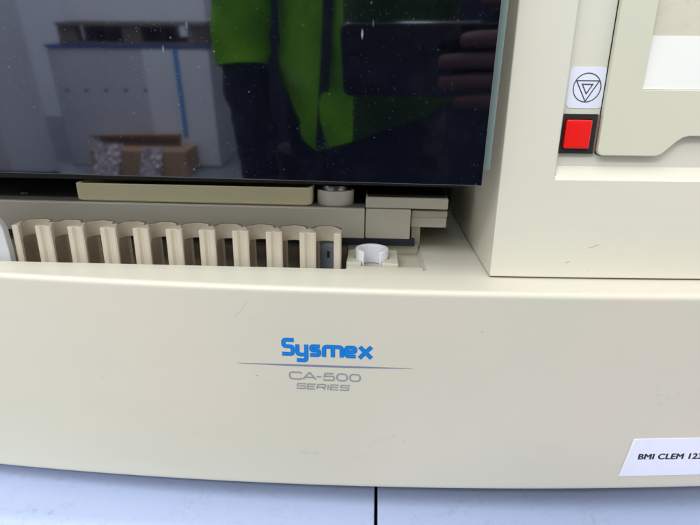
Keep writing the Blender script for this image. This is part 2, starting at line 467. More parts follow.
# dark inner back wall and side
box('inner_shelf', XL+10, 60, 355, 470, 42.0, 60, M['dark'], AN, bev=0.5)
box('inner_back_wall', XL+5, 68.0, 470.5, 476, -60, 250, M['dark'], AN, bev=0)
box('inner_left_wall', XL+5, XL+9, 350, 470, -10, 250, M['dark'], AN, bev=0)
box('inner_roof', XL+5, 68.0, 300, 640, 250.5, 256, M['cream'], AN, bev=0)
box('rear_shell', XL+4.8, 68.0, 477, 640, -60, 250, M['cream'], AN, bev=2)

# upper housing -----------------------------------------------------------
HX0, HX1, HZ0, HZ1 = 69.0, 332.0, 0.95, 262.0
RX0, RZ0 = 98.8, 58.6          # recess left and bottom edges
RD = 5.0
def recess(x, z):
    dx = min(max((x-RX0)/2.2, 0), 1); dxr = min(max((322-x)/2.2, 0), 1)
    dz = min(max((z-RZ0)/7.2, 0), 1)
    return RD*min(dx, dxr, dz)
gx = sorted(set([HX0, HX0+2.0, 80, 90, RX0-0.01, RX0+0.7, RX0+1.5, RX0+2.2, 319.8, 320.5, 321.3, 322, 327, HX1]+[RX0+2.2+i*(319.8-RX0-2.2)/28 for i in range(29)]))
gz = sorted(set([HZ0, HZ0+2, 20, 40, 55, RZ0-0.01, RZ0+2.4, RZ0+4.8, RZ0+7.2, 90, 130, 170, 210, 250, HZ1]))
V = []; F = []; nz = len(gz)
for x in gx:
    for z in gz: V.append((x, yhouse(x)+recess(x, z), z))
for i in range(len(gx)-1):
    for j in range(nz-1):
        a = i*nz+j; F.append((a, a+1, a+nz+1, a+nz))
k = len(V)
# left side, top, right side, bottom
for z in gz: V.append((HX0, yhouse(HX0), z)); V.append((HX0, 380, z)); V.append((HX0, 640, z))
for j in range(nz-1):
    for q in (0, 1):
        a = k+3*j+q; F.append((a, a+1, a+4, a+3))
k = len(V)
for z in gz: V.append((HX1, yhouse(HX1), z)); V.append((HX1, 640, z))
for j in range(nz-1): a = k+2*j; F.append((a, a+1, a+3, a+2))
for z in (HZ0, HZ1):
    k = len(V)
    for x in gx: V.append((x, yhouse(x), z)); V.append((x, 640, z))
    for i in range(len(gx)-1): a = k+2*i; F.append((a, a+1, a+3, a+2))
UH = mk('upper_housing', V, F, M['cream'], AN, bev=1.1, seg=3, smooth=20, ang=50)
UH.modifiers['wn'].keep_sharp = True
box('housing_gasket', HX0+2, HX1-2, 312, 630, 0.05, 0.9, M['black'], AN, bev=0)
def on_house(dx=0.0):      # snap a point (given with y = offset out of the recess floor) to the bowed recess floor
    def fn(p): return Vector((p.x, p.y+yhouse(p.x)+RD, p.z))
    return fn
# door
D0 = (120.6, 72.2)
def door_outline():
    P = [(120.6, 246)]
    for i in range(7):
        a = math.radians(180+90*i/6); P.append((120.6+3.2+3.2*math.cos(a), 72.3+3.2+3.2*math.sin(a)))
    sc = [(152.5, 72.3), (155.5, 73.3), (163.0, 80.6), (166.0, 82.6), (169, 83.2), (271, 83.2), (274, 82.6), (277, 80.6), (284.5, 73.3), (287.5, 72.3)]
    P += sc
    for i in range(7):
        a = math.radians(270+90*i/6); P.append((316-3.2+3.2*math.cos(a), 72.3+3.2+3.2*math.sin(a)))
    P.append((316, 246)); return P
def densify(P, step=9.0):
    out = []
    for i, p in enumerate(P):
        q = P[(i+1) % len(P)]; L = math.hypot(q[0]-p[0], q[1]-p[1]); k = max(1, int(L/step))
        for j in range(k): out.append((p[0]+(q[0]-p[0])*j/k, p[1]+(q[1]-p[1])*j/k))
    return out
I4 = Matrix(((1,0,0,0),(0,0,-1,0),(0,1,0,0),(0,0,0,1)))     # local (x,y,z) -> (x,-z,y)
inner_rect = [(139.0, 107.0), (295, 107.0), (295, 240), (139.0, 240)]
def curved(name, loops, mat, parent, thick, bev, lift, fn):
    cu = bpy.data.curves.new(name, 'CURVE'); cu.dimensions = '2D'; cu.fill_mode = 'BOTH'
    for lp in loops:
        lp = densify(lp); s = cu.splines.new('POLY'); s.points.add(len(lp)-1)
        for p, q in zip(s.points, lp): p.co = (q[0], q[1], 0, 1)
        s.use_cyclic_u = True
    cu.extrude = thick/2-bev; cu.bevel_depth = bev; cu.bevel_resolution = 2; cu.offset = -bev
    return from_curve(name, cu, mat, parent, I4, lift+thick/2, None, fn, 4.0)
door = curved('door', [door_outline(), inner_rect], M['door'], AN, 4.2, 0.5, 0.5, on_house())
# recessed panel of the door: flat above, sloping bright ledge below
px0, px1 = 138.8, 295.2
pv = [(-4.3, 103.8), (-1.2, 106), (2.2, 128.6), (2.4, 128.9), (2.4, 240.2)]  # (y offset, z)
pxs = [px0+i*(px1-px0)/20 for i in range(21)]
def strip(name, prof, mat, parent, x0f):
    V, F = [], []; n = len(prof)
    for x in pxs: V += [(x, yhouse(x)+RD+y, z) for y, z in prof]
    for i in range(20):
        for j in range(n-1): a = i*n+j; F.append((a, a+1, a+n+1, a+n))
    return mk(name, V, F, mat, parent, smooth=30)
strip('door_ledge', [(-4.35, 107.2), (-3.9, 107.4), (-0.9, 133.4), (-0.6, 133.6)], M['ledge'], door, 0)
strip('door_panel', [(-0.6, 133.7), (-0.5, 135), (-0.5, 240.2)], M['slot'], door, 0)
# dark shadow gap behind the door edge
curved('door_gap', [[(x-0.3 if x < 200 else x+0.3, z-0.35 if z < 90 else z) for x, z in door_outline()], inner_rect], M['seam'], door, 0.3, 0.05, 0.1, on_house())

# emergency button
bz = curved('button_bezel', [[(99.9, 73.0), (118.6, 73.0), (118.6, 94.0), (99.9, 94.0)], [(101.5, 75.6), (115.6, 75.6), (115.6, 91.4), (101.5, 91.4)]], M['black'], AN, 2.6, 0.25, 0.05, on_house())
curved('bezel_side', [[(118.8, 73.2), (120.0, 73.2), (120.0, 93.8), (118.8, 93.8)]], flat('brown_bezel_edge', (0.22, 0.13, 0.10), 0.5), bz, 2.0, 0.2, 0.05, on_house())
rb = curved('red_button', [rrect(101.8, 115.3, 75.9, 91.0, 0.7)], M['red'], AN, 5.0, 0.6, 0.05, on_house())
rb['label'] = 'square red push button under the round symbol sticker'
curved('button_face', [rrect(103.2, 114.0, 77.2, 89.6, 0.5)], flat('red_button_face', (0.80, 0.008, 0.006), 0.22), rb, 0.16, 0.05, 5.0, on_house())
# sticker with triangle in circle
st = curved('symbol_sticker', [rrect(101.2, 120.9, 96.9, 117.9, 2.6)], M['sticker'], AN, 0.22, 0.05, 0.02, on_house())
fnH = on_house()
cxs, czs = 111.2, 107.5
circ = [(cxs+7.3*math.cos(2*math.pi*i/48), czs+7.3*math.sin(2*math.pi*i/48)) for i in range(48)]
def tri(r, dz=0): return [(cxs+r*math.cos(math.radians(a)), czs+dz+r*math.sin(math.radians(a))) for a in (150, 270, 30)]
strokes('circle_mark', [circ], 0.55, M['symink'], st, I4, 0.30, fnH, True)
strokes('triangle_mark', [tri(7.0, 0), tri(3.2, 0.1)], 0.6, M['symink'], st, I4, 0.32, fnH, True)

# smoked lid -----------------------------------------------------------------
tilt = math.radians(4)
LZ0, LY0 = 56.3, 280.0
def lidp(x, s, d):   # s up along the pane, d depth behind the face
    return (x, LY0 - s*math.sin(tilt) + d*math.cos(tilt), LZ0 + s*math.cos(tilt) + d*math.sin(tilt))
T = 4.5
V = [lidp(x, s, d) for d in (0, T) for x, s in ((-420, 3.3), (57.2, 0), (57.2, 190), (-420, 190))]
F = [(0,1,2,3),(7,6,5,4),(0,4,5,1),(1,5,6,2),(2,6,7,3),(3,7,4,0)]
LID = mk('lid_window', V, F, M['smoked'], AN, bev=0.5, seg=2)
LID['label'] = 'dark glossy smoked lid window speckled with dust'
V = [lidp(x, s, d) for d in (T+0.4, T+3.2) for x, s in ((50, 7.6), (61.4, 7.6), (61.4, 189), (50, 189))]
mk('lid_side_strip', V, F, M['teal'], LID, bev=0.5)
V = [lidp(x, s, d) for d in (T+3.4, T+6) for x, s in ((-412, 12), (49, 12), (49, 22), (-412, 22))]
mk('lid_brace', V, F, M['dark'], LID, bev=0.4)

# ------------------------------------------------------------------ writing on the front
def on_front(p): return Vector((p.x, p.y+yfront(p.x), p.z))
BC = bpy.data.objects['base_cover']
# striped logotype: each letter is a centre-line, coordinates in units: x-height 10, cap 14.5
r = 2.2
LET = []
def L_(pts, rr=r): LET.append(rnd(pts, rr, 4))
x = 0
L_([(9.6, 13.2), (1.3, 13.2), (1.3, 7.8), (8.6, 7.8), (8.6, 1.3), (0.0, 1.3)])                 # S
L_([(12.3, 9.8), (12.3, 1.3), (19.4, 1.3)]); L_([(19.4, 9.8), (19.4, -3.6), (11.6, -3.6)])          # y
L_([(30.2, 8.6), (23.4, 8.6), (23.4, 5.1), (29.6, 5.1), (29.6, 1.3), (22.3, 1.3)], 1.6)            # s
L_([(33.5, 0.0), (33.5, 8.6), (47.5, 8.6), (47.5, 0.0)]); L_([(40.5, 8.6), (40.5, 0.0)])           # m
L_([(58.6, 1.3), (51.0, 1.3), (51.0, 8.6), (58.0, 8.6), (58.0, 4.9), (51.4, 4.9)], 1.9)            # e
L_([(61.6, 9.6), (71.0, 0.2)]); L_([(70.8, 9.8), (61.4, 0.0)])                                     # x
LW = 53.0; sx = LW/71.8; sy = 11.3/14.6
def xf(p): return (-52.2+p[0]*sx, -45.0+2.2+p[1]*sy-0.6)
logo = strokes('logotype', LET, 2.6, M['blue'], BC, I4, 0.10, on_front, False, xf)
logo['label'] = 'blue striped company logotype on the front panel'
strokes('logotype_inline', LET, 0.26, M['blue2'], logo, I4, 0.16, on_front, False, xf)
# tapering line
seg = 24; V = []; F = []
for i in range(seg+1):
    t = i/seg; X = -79.6+103.8*t; h = 0.18+1.15*math.sin(math.pi*t)**0.9
    zc = -50.0+0.9*t
    V += [on_front(Vector((X, -0.1, zc+h/2))), on_front(Vector((X, -0.1, zc-h/2)))]
for i in range(seg): F.append((2*i, 2*i+1, 2*i+3, 2*i+2))
mk('tapered_stripe', V, F, M['stripe'], BC, smooth=None)
def arcbox(w, h, r_, gap=None):      # extended rounded 0
    return rrect(0, w, 0, h, r_, 5)
def glyph(ch, w, h):
    q = h*0.46
    if ch == 'C': return [rnd([(w, h*0.80), (w, h), (0, h), (0, 0), (w, 0), (w, h*0.20)], q, 6)], False
    if ch == 'A': return [[(0, 0), (w*0.48, h), (w*0.56, h), (w, 0)], [(w*0.2, h*0.32), (w*0.82, h*0.32)]], False
    if ch == '-': return [[(0, h*0.46), (w, h*0.46)]], False
    if ch == '5': return [[(w*0.95, h), (0.12*w, h), (0.03*w, h*0.52)]+rnd([(0.3*w, h*0.60), (w, h*0.60), (w, 0), (0, 0), (0, h*0.17)], h*0.28, 5)], False
    if ch == '0': return [rrect(0, w, 0, h, q, 6)], True
    if ch == 'S': return [rnd([(w, h*0.82), (w, h), (0, h), (0, h*0.52), (w, h*0.52), (w, 0), (0, 0), (0, h*0.18)], h*0.25, 5)], False
    if ch == 'E': return [[(w, h), (0, h), (0, 0), (w, 0)], [(0, h*0.51), (w*0.92, h*0.51)]], False
    if ch == 'R': return [rnd([(0, 0), (0, h), (w, h), (w, h*0.44), (0, h*0.44)], h*0.25, 5), [(w*0.55, h*0.44), (w, 0)]], False
    if ch == 'I': return [[(0, 0), (0, h)]], False
def word(name, s_, x_, z_, adv, h, w_, shear, mat):
    for ch, (wd, gap) in zip(s_, adv):
        paths, cyc = glyph(ch, wd, h)
        strokes('letter' if ch.isalpha() else ('digit' if ch != '-' else 'dash'), paths, w_, mat, BC, I4, 0.1, on_front, cyc, lambda p: (x_+p[0]+p[1]*shear, z_+p[1]-0.0*p[0]))
        x_ += wd+gap
word('model', 'CA-500', -48.1, -58.9, [(6.8, 1.1), (7.8, 0.4), (2.8, 1.6), (6.1, 1.6), (6.1, 1.6), (6.1, 0)], 4.5, 0.98, 0.0, M['greyink'])
word('series', 'SERIES', -44.0, -65.3, [(5.0, 1.3), (4.6, 1.3), (4.8, 1.6), (0, 1.6), (4.6, 1.3), (5.0, 0)], 3.3, 0.82, 0.15, M['greyink'])
# asset label
lab_out = [(157.2, -122.6), (262, -120.4), (262, -93.0), (161.6, -94.9), (161.0, -98), (160.2, -104), (158.9, -112)]
lab = curved('asset_label', [lab_out], M['label'], BC, 0.3, 0.06, 0.02, on_front)
tear = [(157.2, -122.6), (158.1, -122.5), (160.2, -111), (161.7, -103), (163.3, -97), (163.9, -95.0), (161.6, -94.9), (160.8, -98), (160.0, -104), (158.6, -112)]
curved('torn_edge', [tear], M['label_edge'], lab, 0.2, 0.04, 0.34, on_front)
mt = Matrix.Translation((186.6, 0, -107.6)) @ I4 @ Matrix.Rotation(math.radians(0.6), 4, 'Z')
text('label_text', 'BMI CLEM 123', M['ink'], lab, mt, 39.8, 4.0, bold=0.0, fat=0.28, shear=0.06, lift=0.36, fn=on_front, space=1.03)
# scuffs on the plastic: short irregular scratches
def scuff(name, pts, w, mat, parent, fn, lift=0.06):
    return strokes(name, [pts], w, mat, parent, I4, lift, fn)
scm = flat('scuff_brown', (0.42, 0.37, 0.31), 0.6); scp = flat('scuff_pink', (0.57, 0.49, 0.44), 0.5)
mm = []
for (a, b, l, an) in ((62.5, -24.5, 1.6, -20), (170, -64, 2.6, -30), (176, -66.5, 1.5, 20), (182, -63, 1.2, 60), (168, -58, 1.4, 40), (173, -70.5, 1.8, 10), (15, -97, 4, 35), (22, -100, 1.6, 0), (-165, -65, 2, 10), (-40, -112, 6, 4), (-33, -111.8, 3, -3), (205, -23, 1.2, 0), (-150, -88, 1.5, 80)):
    dx, dz = l/2*math.cos(math.radians(an)), l/2*math.sin(math.radians(an))
    mm.append([(a-dx, b-dz), (a+0.1, b+0.25), (a+dx, b+dz)])
for i, q in enumerate(mm): scuff('scuff_mark', q, 0.4 if i == 0 else 0.28, scm, BC, on_front)
for q in ([(-80, -20), (-76, -16.5), (-73, -12.5), (-71.8, -9)], [(0, -104), (6, -100), (13, -97.5)]): scuff('scratch', q, 0.2, scp, BC, on_front)
on_h0 = lambda p: Vector((p.x, p.y+yhouse(p.x), p.z))
for q in ([(124, 19.4), (127, 20.3), (130, 21.6)], [(112, 10), (114.5, 11.2)]): scuff('scuff_mark', q, 0.35, scm, UH, on_h0)

# ------------------------------------------------------------------ sample rack
pitch, c10, CY, rb_, ro = 21.2, -31.0, 315.4, 8.4, 10.1
RK = thing('sample_rack', 'beige ten-position sample tube rack standing empty in the long slot', 'sample rack', (-126, 316, -47))
XA, XB = c10-9*pitch-5.5-4.6, c10+5.5+4.6
YF = 306.0
cs = [c10-pitch*k for k in range(9, -1, -1)]
op = 5.5
dy = math.sqrt(rb_**2-op**2)
def bore(cx, a_from, a_to, n=14, r=rb_): return [(cx+r*math.cos(math.radians(a_from+(a_to-a_from)*i/n)), CY+r*math.sin(math.radians(a_from+(a_to-a_from)*i/n))) for i in range(n+1)]
aL = 180+math.degrees(math.acos(op/rb_)); aR = 360-math.degrees(math.acos(op/rb_))
def front_post(x0, x1):
    w = x1-x0
    if w < 6: return [(x0+0.3, YF+0.5), (x0+0.9, YF), (x1-0.8, YF), (x1, YF+0.5)]
    m = (x0+x1)/2
    return [(x0, YF+0.5), (x0+0.8, YF), (m-2.0, YF), (m-0.5, YF+1.4), (m+0.5, YF+1.4), (m+2.0, YF), (x1-0.8, YF), (x1, YF+0.5)]
outline = [(XA, CY)]
edges = [XA]+[e for c in cs for e in (c-op, c+op)]+[XB]
for i in range(11):
    outline += front_post(edges[2*i], edges[2*i+1])
    if i < 10:
        c = cs[i]; outline += bore(c, aL, aR-360, 26)      # clockwise round the back of the bore
outline += [(XB, CY)]
for c in reversed(cs): outline += [(c+ro*math.cos(math.radians(a)), CY+ro*math.sin(math.radians(a))) for a in range(15, 166, 10)]
zt, zs, zb = 20.4, 10.6, -47.0
parts = [prism_vf(outline, zs, zt)]
rl = 9.2; bL = 180+math.degrees(math.acos(op/rl))-0; bR = -math.degrees(math.acos(op/rl)); ww = 5.6; ab = math.degrees(math.asin(ww/rb_))   # half window width at the back
abo = math.degrees(math.asin(ww/ro))
for i in range(11):
    P = []
    if i == 0: P = [(XA, CY)]
    else:
        c = cs[i-1]
        P += [(c+rl*math.cos(math.radians(a)), CY+rl*math.sin(math.radians(a))) for a in [90-ab+(bR-(90-ab))*k/14 for k in range(15)]]
    P += front_post(edges[2*i], edges[2*i+1])
    if i == 10: P += [(XB, CY)]
    else:
        c = cs[i]
        P += [(c+rl*math.cos(math.radians(a)), CY+rl*math.sin(math.radians(a))) for a in [bL+((90+ab)-bL)*k/14 for k in range(15)]]
        P += [(c+ro*math.cos(math.radians(a)), CY+ro*math.sin(math.radians(a))) for a in (90+abo, 120, 135, 150, 165)]
    if i > 0:
        c = cs[i-1]
        P += [(c+ro*math.cos(math.radians(a)), CY+ro*math.sin(math.radians(a))) for a in (15, 30, 45, 60, 90-abo)]
    parts.append(prism_vf(P, zb, zs, top=False))
Vr, Fr = join_vf(parts)
rbody = mk('rack_body', Vr, Fr, M['rack'], RK, bev=0.3, seg=2, smooth=30, weld=False, ang=40)
rbody.modifiers['bevel'].limit_method = 'WEIGHT'; rbody.modifiers['wn'].keep_sharp = True
at_ = rbody.data.attributes.new('bevel_weight_edge', 'FLOAT', 'EDGE'); oz = ORG[RK].z
zs_ = [v.co.z/MM+oz for v in rbody.data.vertices]
for e in rbody.data.edges:
    if min(zs_[e.vertices[0]], zs_[e.vertices[1]]) > zt-0.1: at_.data[e.index].value = 1.0
M['rim'] = plastic('brown_shaded_rim', (0.20, 0.16, 0.125), (0.12, 0.09, 0.07), rough=0.5, vary=120., bump=0)  # shade under the lid, painted as dark brown on the bore tops
M['bore_wall'] = plastic('brown_bore_wall', (0.40, 0.32, 0.24), (0.30, 0.235, 0.175), rough=0.5, vary=50., bump=0)  # darker brown for thin arcs along the lower bore walls
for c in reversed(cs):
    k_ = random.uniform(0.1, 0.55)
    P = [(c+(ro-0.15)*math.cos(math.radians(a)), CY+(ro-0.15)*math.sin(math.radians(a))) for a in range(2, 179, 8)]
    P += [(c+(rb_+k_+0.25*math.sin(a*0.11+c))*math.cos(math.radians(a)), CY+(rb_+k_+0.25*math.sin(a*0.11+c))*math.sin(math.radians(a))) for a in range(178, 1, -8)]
    v, f = prism_vf(P, zt+0.01, zt+0.12); mk('bore_rim_shade', v, f, M['rim'], RK, smooth=30)
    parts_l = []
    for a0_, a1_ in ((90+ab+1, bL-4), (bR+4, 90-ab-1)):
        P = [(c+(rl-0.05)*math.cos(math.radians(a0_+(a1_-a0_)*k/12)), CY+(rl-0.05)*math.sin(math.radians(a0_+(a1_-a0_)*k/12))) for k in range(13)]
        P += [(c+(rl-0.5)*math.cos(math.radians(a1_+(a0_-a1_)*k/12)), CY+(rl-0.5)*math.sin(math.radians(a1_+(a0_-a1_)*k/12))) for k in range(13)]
        v, f = prism_vf(P, zb+1, zs-0.3); mk('bore_wall_arc', v, f, M['bore_wall'], RK, smooth=30)
pl = box('number_plate', c10-5.6, c10+5.6, CY+11.4, CY+12.2, -46, zs-0.6, M['plate1'], RK, bev=0.2)
mt = Matrix.Translation((c10+0.4, CY+11.4, 0.2)) @ I4
text('number_text', '1', M['ink'], pl, mt, 1.7, 4.6, bold=0.03, lift=0.06)

# ------------------------------------------------------------------ cup
v, f = prism_vf(c_ring(-1.5, 322, 7.4, 10.9, 4.9), -5.9, 7.0)
cup = mk('sample_cup', v, f, M['cup'], None, loc=(-1.5, 322, -5.9), bev=0.8, seg=3)
tag(cup, 'small white plastic cup with a slotted side, standing right of the beige rack', 'cup')

# ------------------------------------------------------------------ cabinets carrying the analyser
TZ = -151.5
def cabinet(name, x0, x1, y0, y1, z0, z1, rr, label, rot=0.0):
    t = thing(name, label, 'cabinet', ((x0+x1)/2, (y0+y1)/2, z0), 'white cabinets under the analyser')
    P = []
    for a in range(0, 91, 15):
        q = math.radians(a); P.append((y0+rr-rr*math.sin(q), z1-rr+rr*math.cos(q)))
    P = [(y1, z1)]+P+[(y0, z1-32)]
    X = [x0, x0+0.8, x0+0.81, x1-0.81, x1-0.8, x1]
    n = len(P); V = [(x, y, z) for x in (x0, x1) for y, z in P]+[(x0, y1, z1-32), (x1, y1, z1-32)]
    F = [(j, j+1, n+j+1, n+j) for j in range(n-1)]
    F += [tuple(range(n))+(2*n,), tuple(range(2*n-1, n-1, -1))+(2*n+1,), (n-1, 2*n, 2*n+1, 2*n-1), (0, n, 2*n+1, 2*n)]
    mk('top', V, F, M['laminate'], t, bev=0.9, seg=3, smooth=35, ang=50)
    b = box('cabinet_body', x0+2, x1-2, y0+9, y1-2, z0+30, z1-32.5, M['laminate'], t, bev=2)
    box('plinth', x0+20, x1-20, y0+40, y1-20, z0, z0+29.5, M['dark'], t, bev=0)
    if rot:
        t.rotation_euler.z = math.radians(rot)
    return t
FL = -1000.
cabinet('white_cabinet', -700, 4.9, 231, 800, FL, TZ, 16, 'white enamelled cabinet under the left half of the analyser, left of the black gap', 0)
cabinet('white_cabinet', 6.9, 640, 160, 800, FL, TZ, 9, 'white enamelled cabinet under the right half of the analyser, right of the black gap')

# ------------------------------------------------------------------ the room behind the photographer (seen in the lid)
M['floor'] = plastic('grey_concrete_floor', (0.20, 0.21, 0.24), (0.14, 0.15, 0.17), rough=0.35, vary=1.2, bump=0, dirt=((0.05, 0.05, 0.05), 2., 0.6))
M['wall'] = plastic('pale_wall_paint', (0.66, 0.68, 0.78), (0.62, 0.64, 0.74), rough=0.8, vary=0.8, bump=0)
M['card'] = plastic('white_cardboard', (0.62, 0.63, 0.68), (0.56, 0.57, 0.62), rough=0.7, vary=3., bump=0)
M['card2'] = plastic('grey_white_cardboard', (0.46, 0.47, 0.52), (0.42, 0.43, 0.48), rough=0.7, vary=3., bump=0)
M['brown_card'] = plastic('brown_cardboard', (0.36, 0.22, 0.13), (0.30, 0.18, 0.10), rough=0.8, vary=6., bump=0)
M['wood'] = plastic('pallet_wood', (0.16, 0.13, 0.11), (0.10, 0.08, 0.07), rough=0.8, vary=12., bump=0)
M['bluefilm'] = plastic('blue_sheet', (0.02, 0.06, 0.30), rough=0.4, bump=0)
M['strap'] = plastic('blue_strap', (0.03, 0.22, 0.55), rough=0.4, bump=0)
M['film'] = plastic('crumpled_clear_film', (0.78, 0.74, 0.80), (0.45, 0.36, 0.38), rough=0.25, vary=30., bump=0)
M['green'] = plastic('green_fleece', (0.19, 0.46, 0.012), (0.07, 0.22, 0.008), rough=0.85, vary=9., bump=0.0, spec=0.2)
M['navy'] = plastic('navy_cloth', (0.018, 0.022, 0.035), (0.012, 0.014, 0.024), rough=0.85, vary=14., bump=0, spec=0.2)
M['skin'] = flat('skin', (0.11, 0.05, 0.05), 0.55)
M['hair'] = flat('dark_hair', (0.03, 0.02, 0.015), 0.6)
M['phone'] = flat('black_phone_glass', (0.006, 0.006, 0.008), 0.15)
M['lens'] = flat('lens_glass', (0.01, 0.01, 0.02), 0.05)

o = box('floor', -6000, 4500, -5200, 3000, FL-60, FL, M['floor'], bev=0); tag(o, kind='structure')
o = box('wall', -6000, 4500, -5300, -5200, FL, 1900, M['wall'], bev=0); tag(o, kind='structure')

def pallet_load():
    ox, oy = -1760, -3700
    p = thing('pallet', 'wooden pallet lying on top of the big white carton', 'pallet', (ox, oy, -120), 'pallets')
    lst = [(-2290, -1215, yy, yy+100, 8, 28) for yy in (-4100, -3930, -3760, -3590, -3410)]
    for q in lst: box('top_board', *q, M['wood'], p, bev=0)
    for yy in (-4100, -3755, -3410):
        box('bottom_board', -2290, -1215, yy, yy+90, -117, -99, M['wood'], p, bev=0)
        for xx in (-2285, -1815, -1350): box('block', xx, xx+130, yy+2, yy+88, -98.5, 7.5, M['wood'], p, bev=0)
    c = thing('carton', 'big white carton standing on the floor with a blue sheet over its top', 'carton', (ox, oy, FL), 'cartons')
    b = box('carton_body', -2400, -1215, -4150, -3320, FL+2, -138, M['card2'], c, bev=6)
    for i in range(7): box('vent_hole', -2330+i*150, -2300+i*150, -3319.5, -3318, -438+i*2, -424+i*2, M['dark'], b, bev=0)
    box('blue_sheet', -2408, -1207, -4158, -3312, -136, -119, M['bluefilm'], c, bev=2)
    box('side_flap', -1700, -1214, -3318.6, -3312, FL+20, -150, M['card'], c, bev=1)
    boxes('strap', [(-1470, -1436, -3311, -3308, -760, -140)], M['strap'], c, bev=0)
    c2 = box('carton', -2270, -1230, -4080, -3400, 30, 700, M['card'], None, loc=(-1750, -3740, 30), bev=6)
    tag(c2, 'upper white carton standing on the pallet above the blue sheet', 'carton', 'cartons')
pallet_load()
c3 = box('carton', -1360, -930, -4750, -4250, FL, -420, M['card'], None, loc=(-1145, -4500, FL), bev=6)
tag(c3, 'smaller white carton on the floor between the pallet load and the person', 'carton', 'cartons')
# dark bench along the wall
d = thing('workbench', 'long dark low bench in front of the pale wall', 'bench', (-600, -4950, FL))
box('bench_top', -1500, 1800, -5150, -4800, -330, -290, M['navy'], d, bev=2)
box('bench_panel', -1490, 1790, -5140, -4850, FL, -331, M['navy'], d, bev=0)
cu_ = thing('backdrop', 'tall dark cupboard added behind the person to darken the lid reflection', 'backdrop', (300, -2900, FL))  # added to keep the right part of the lid reflection dark
box('backdrop_body', -770, 1700, -3150, -2750, FL+60, 1000, M['navy'], cu_, bev=4)
box('plinth', -740, 1670, -3140, -2790, FL, FL+59, M['dark'], cu_, bev=0)
# near white cabinet whose side fills the left of the reflection
c4 = thing('tall_cabinet', 'tall pale grey cabinet at the left, beside the white cartons', 'cabinet', (-2900, -3000, FL))
box('cabinet_body', -3600, -2420, -3150, -2660, FL+20, 800, M['card2'], c4, bev=5)
box('plinth', -3560, -2460, -3100, -2700, FL, FL+19, M['dark'], c4, bev=0)
# folded brown cardboard under crumpled film, on the floor before the carton
bc = thing('cardboard_box', 'brown cardboard box wrapped in crumpled film before the white carton', 'box', (-1750, -3180, FL))
box('box_body', -2100, -1380, -3300, -3060, FL+1, FL+190, M['brown_card'], bc, bev=3)
V = [(-2110, -3300, FL+192), (-1500, -3300, FL+192), (-1440, -3190, FL+285), (-2160, -3190, FL+265), (-2110, -3304, FL+196), (-1500, -3304, FL+196), (-1440, -3194, FL+289), (-2160, -3194, FL+269)]
mk('open_flap', V, [(0,1,2,3),(7,6,5,4),(0,4,5,1),(1,5,6,2),(2,6,7,3),(3,7,4,0)], M['brown_card'], bc)
V, F = [], []
nx_, nz_ = 24, 10
for i in range(nx_+1):
    for j in range(nz_+1):
        u, w = i/nx_, j/nz_
        V.append((-2090+u*190+60*w+random.uniform(-9, 9), -3035+random.uniform(-16, 16)-20*w, FL+8+w*230+random.uniform(-7, 7)))
for i in range(nx_):
    for j in range(nz_): a = i*(nz_+1)+j; F.append((a, a+1, a+nz_+2, a+nz_+1))
fo = mk('film_wrap', V, F, M['film'], bc, smooth=None, weld=False)
so = fo.modifiers.new('solid', 'SOLIDIFY'); so.thickness = 0.002
V2 = [(x*1.0+330, y, z) for x, y, z in V]
fo2 = mk('film_wrap', [(-1660+(v[0]+1990)*0.8, v[1]+2, v[2]-20) for v in V], F, M['film'], bc, smooth=None, weld=False)
so = fo2.modifiers.new('solid', 'SOLIDIFY'); so.thickness = 0.002
dk = thing('open_crate', 'black open crate on the floor at the foot of the tall cabinet', 'crate', (-2500, -2700, FL))
boxes('crate_body', [(-2560, -2080, -2640, -2625, FL+1, FL+150), (-2560, -2080, -2390, -2375, FL+1, FL+120), (-2560, -2545, -2624, -2391, FL+1, FL+130), (-2095, -2080, -2624, -2391, FL+1, FL+130), (-2544, -2096, -2624, -2391, FL+1, FL+10)], M['navy'], dk, bev=1)

# ------------------------------------------------------------------ person holding the phone
PX, PY = -28, -440
PS = thing('person', 'person standing in an open green fleece jacket and dark trousers, holding up a black phone', 'person', (PX, PY, FL))
def skin_mesh(name, nodes, edges, mat, parent, root=0, sub=2):
    me = bpy.data.meshes.new(name)
    org = ORG[parent]
    me.from_pydata([(Vector(p[:3])-org)*MM for p in nodes], edges, [])
    o = bpy.data.objects.new('tmp', me); COL.objects.link(o)
    md = o.modifiers.new('skin', 'SKIN'); md.use_smooth_shade = True
    if not me.skin_vertices: 
        bm = bmesh.new(); bm.from_mesh(me); bm.verts.layers.skin.verify(); bm.to_mesh(me); bm.free()
    for sv, p in zip(me.skin_vertices[0].data, nodes):
        rx = p[3]*MM; ry = (p[4] if len(p) > 4 else p[3])*MM; sv.radius = (rx, ry)
    me.skin_vertices[0].data[root].use_root = True
    sd = o.modifiers.new('sub', 'SUBSURF'); sd.levels = sub; sd.render_levels = sub
    dg = bpy.context.evaluated_depsgraph_get(); dg.update()
    m2 = bpy.data.meshes.new_from_object(o.evaluated_get(dg)); bpy.data.objects.remove(o)
    m2.name = name; m2.materials.clear()
    return link(name, m2, mat, parent, None, 180)
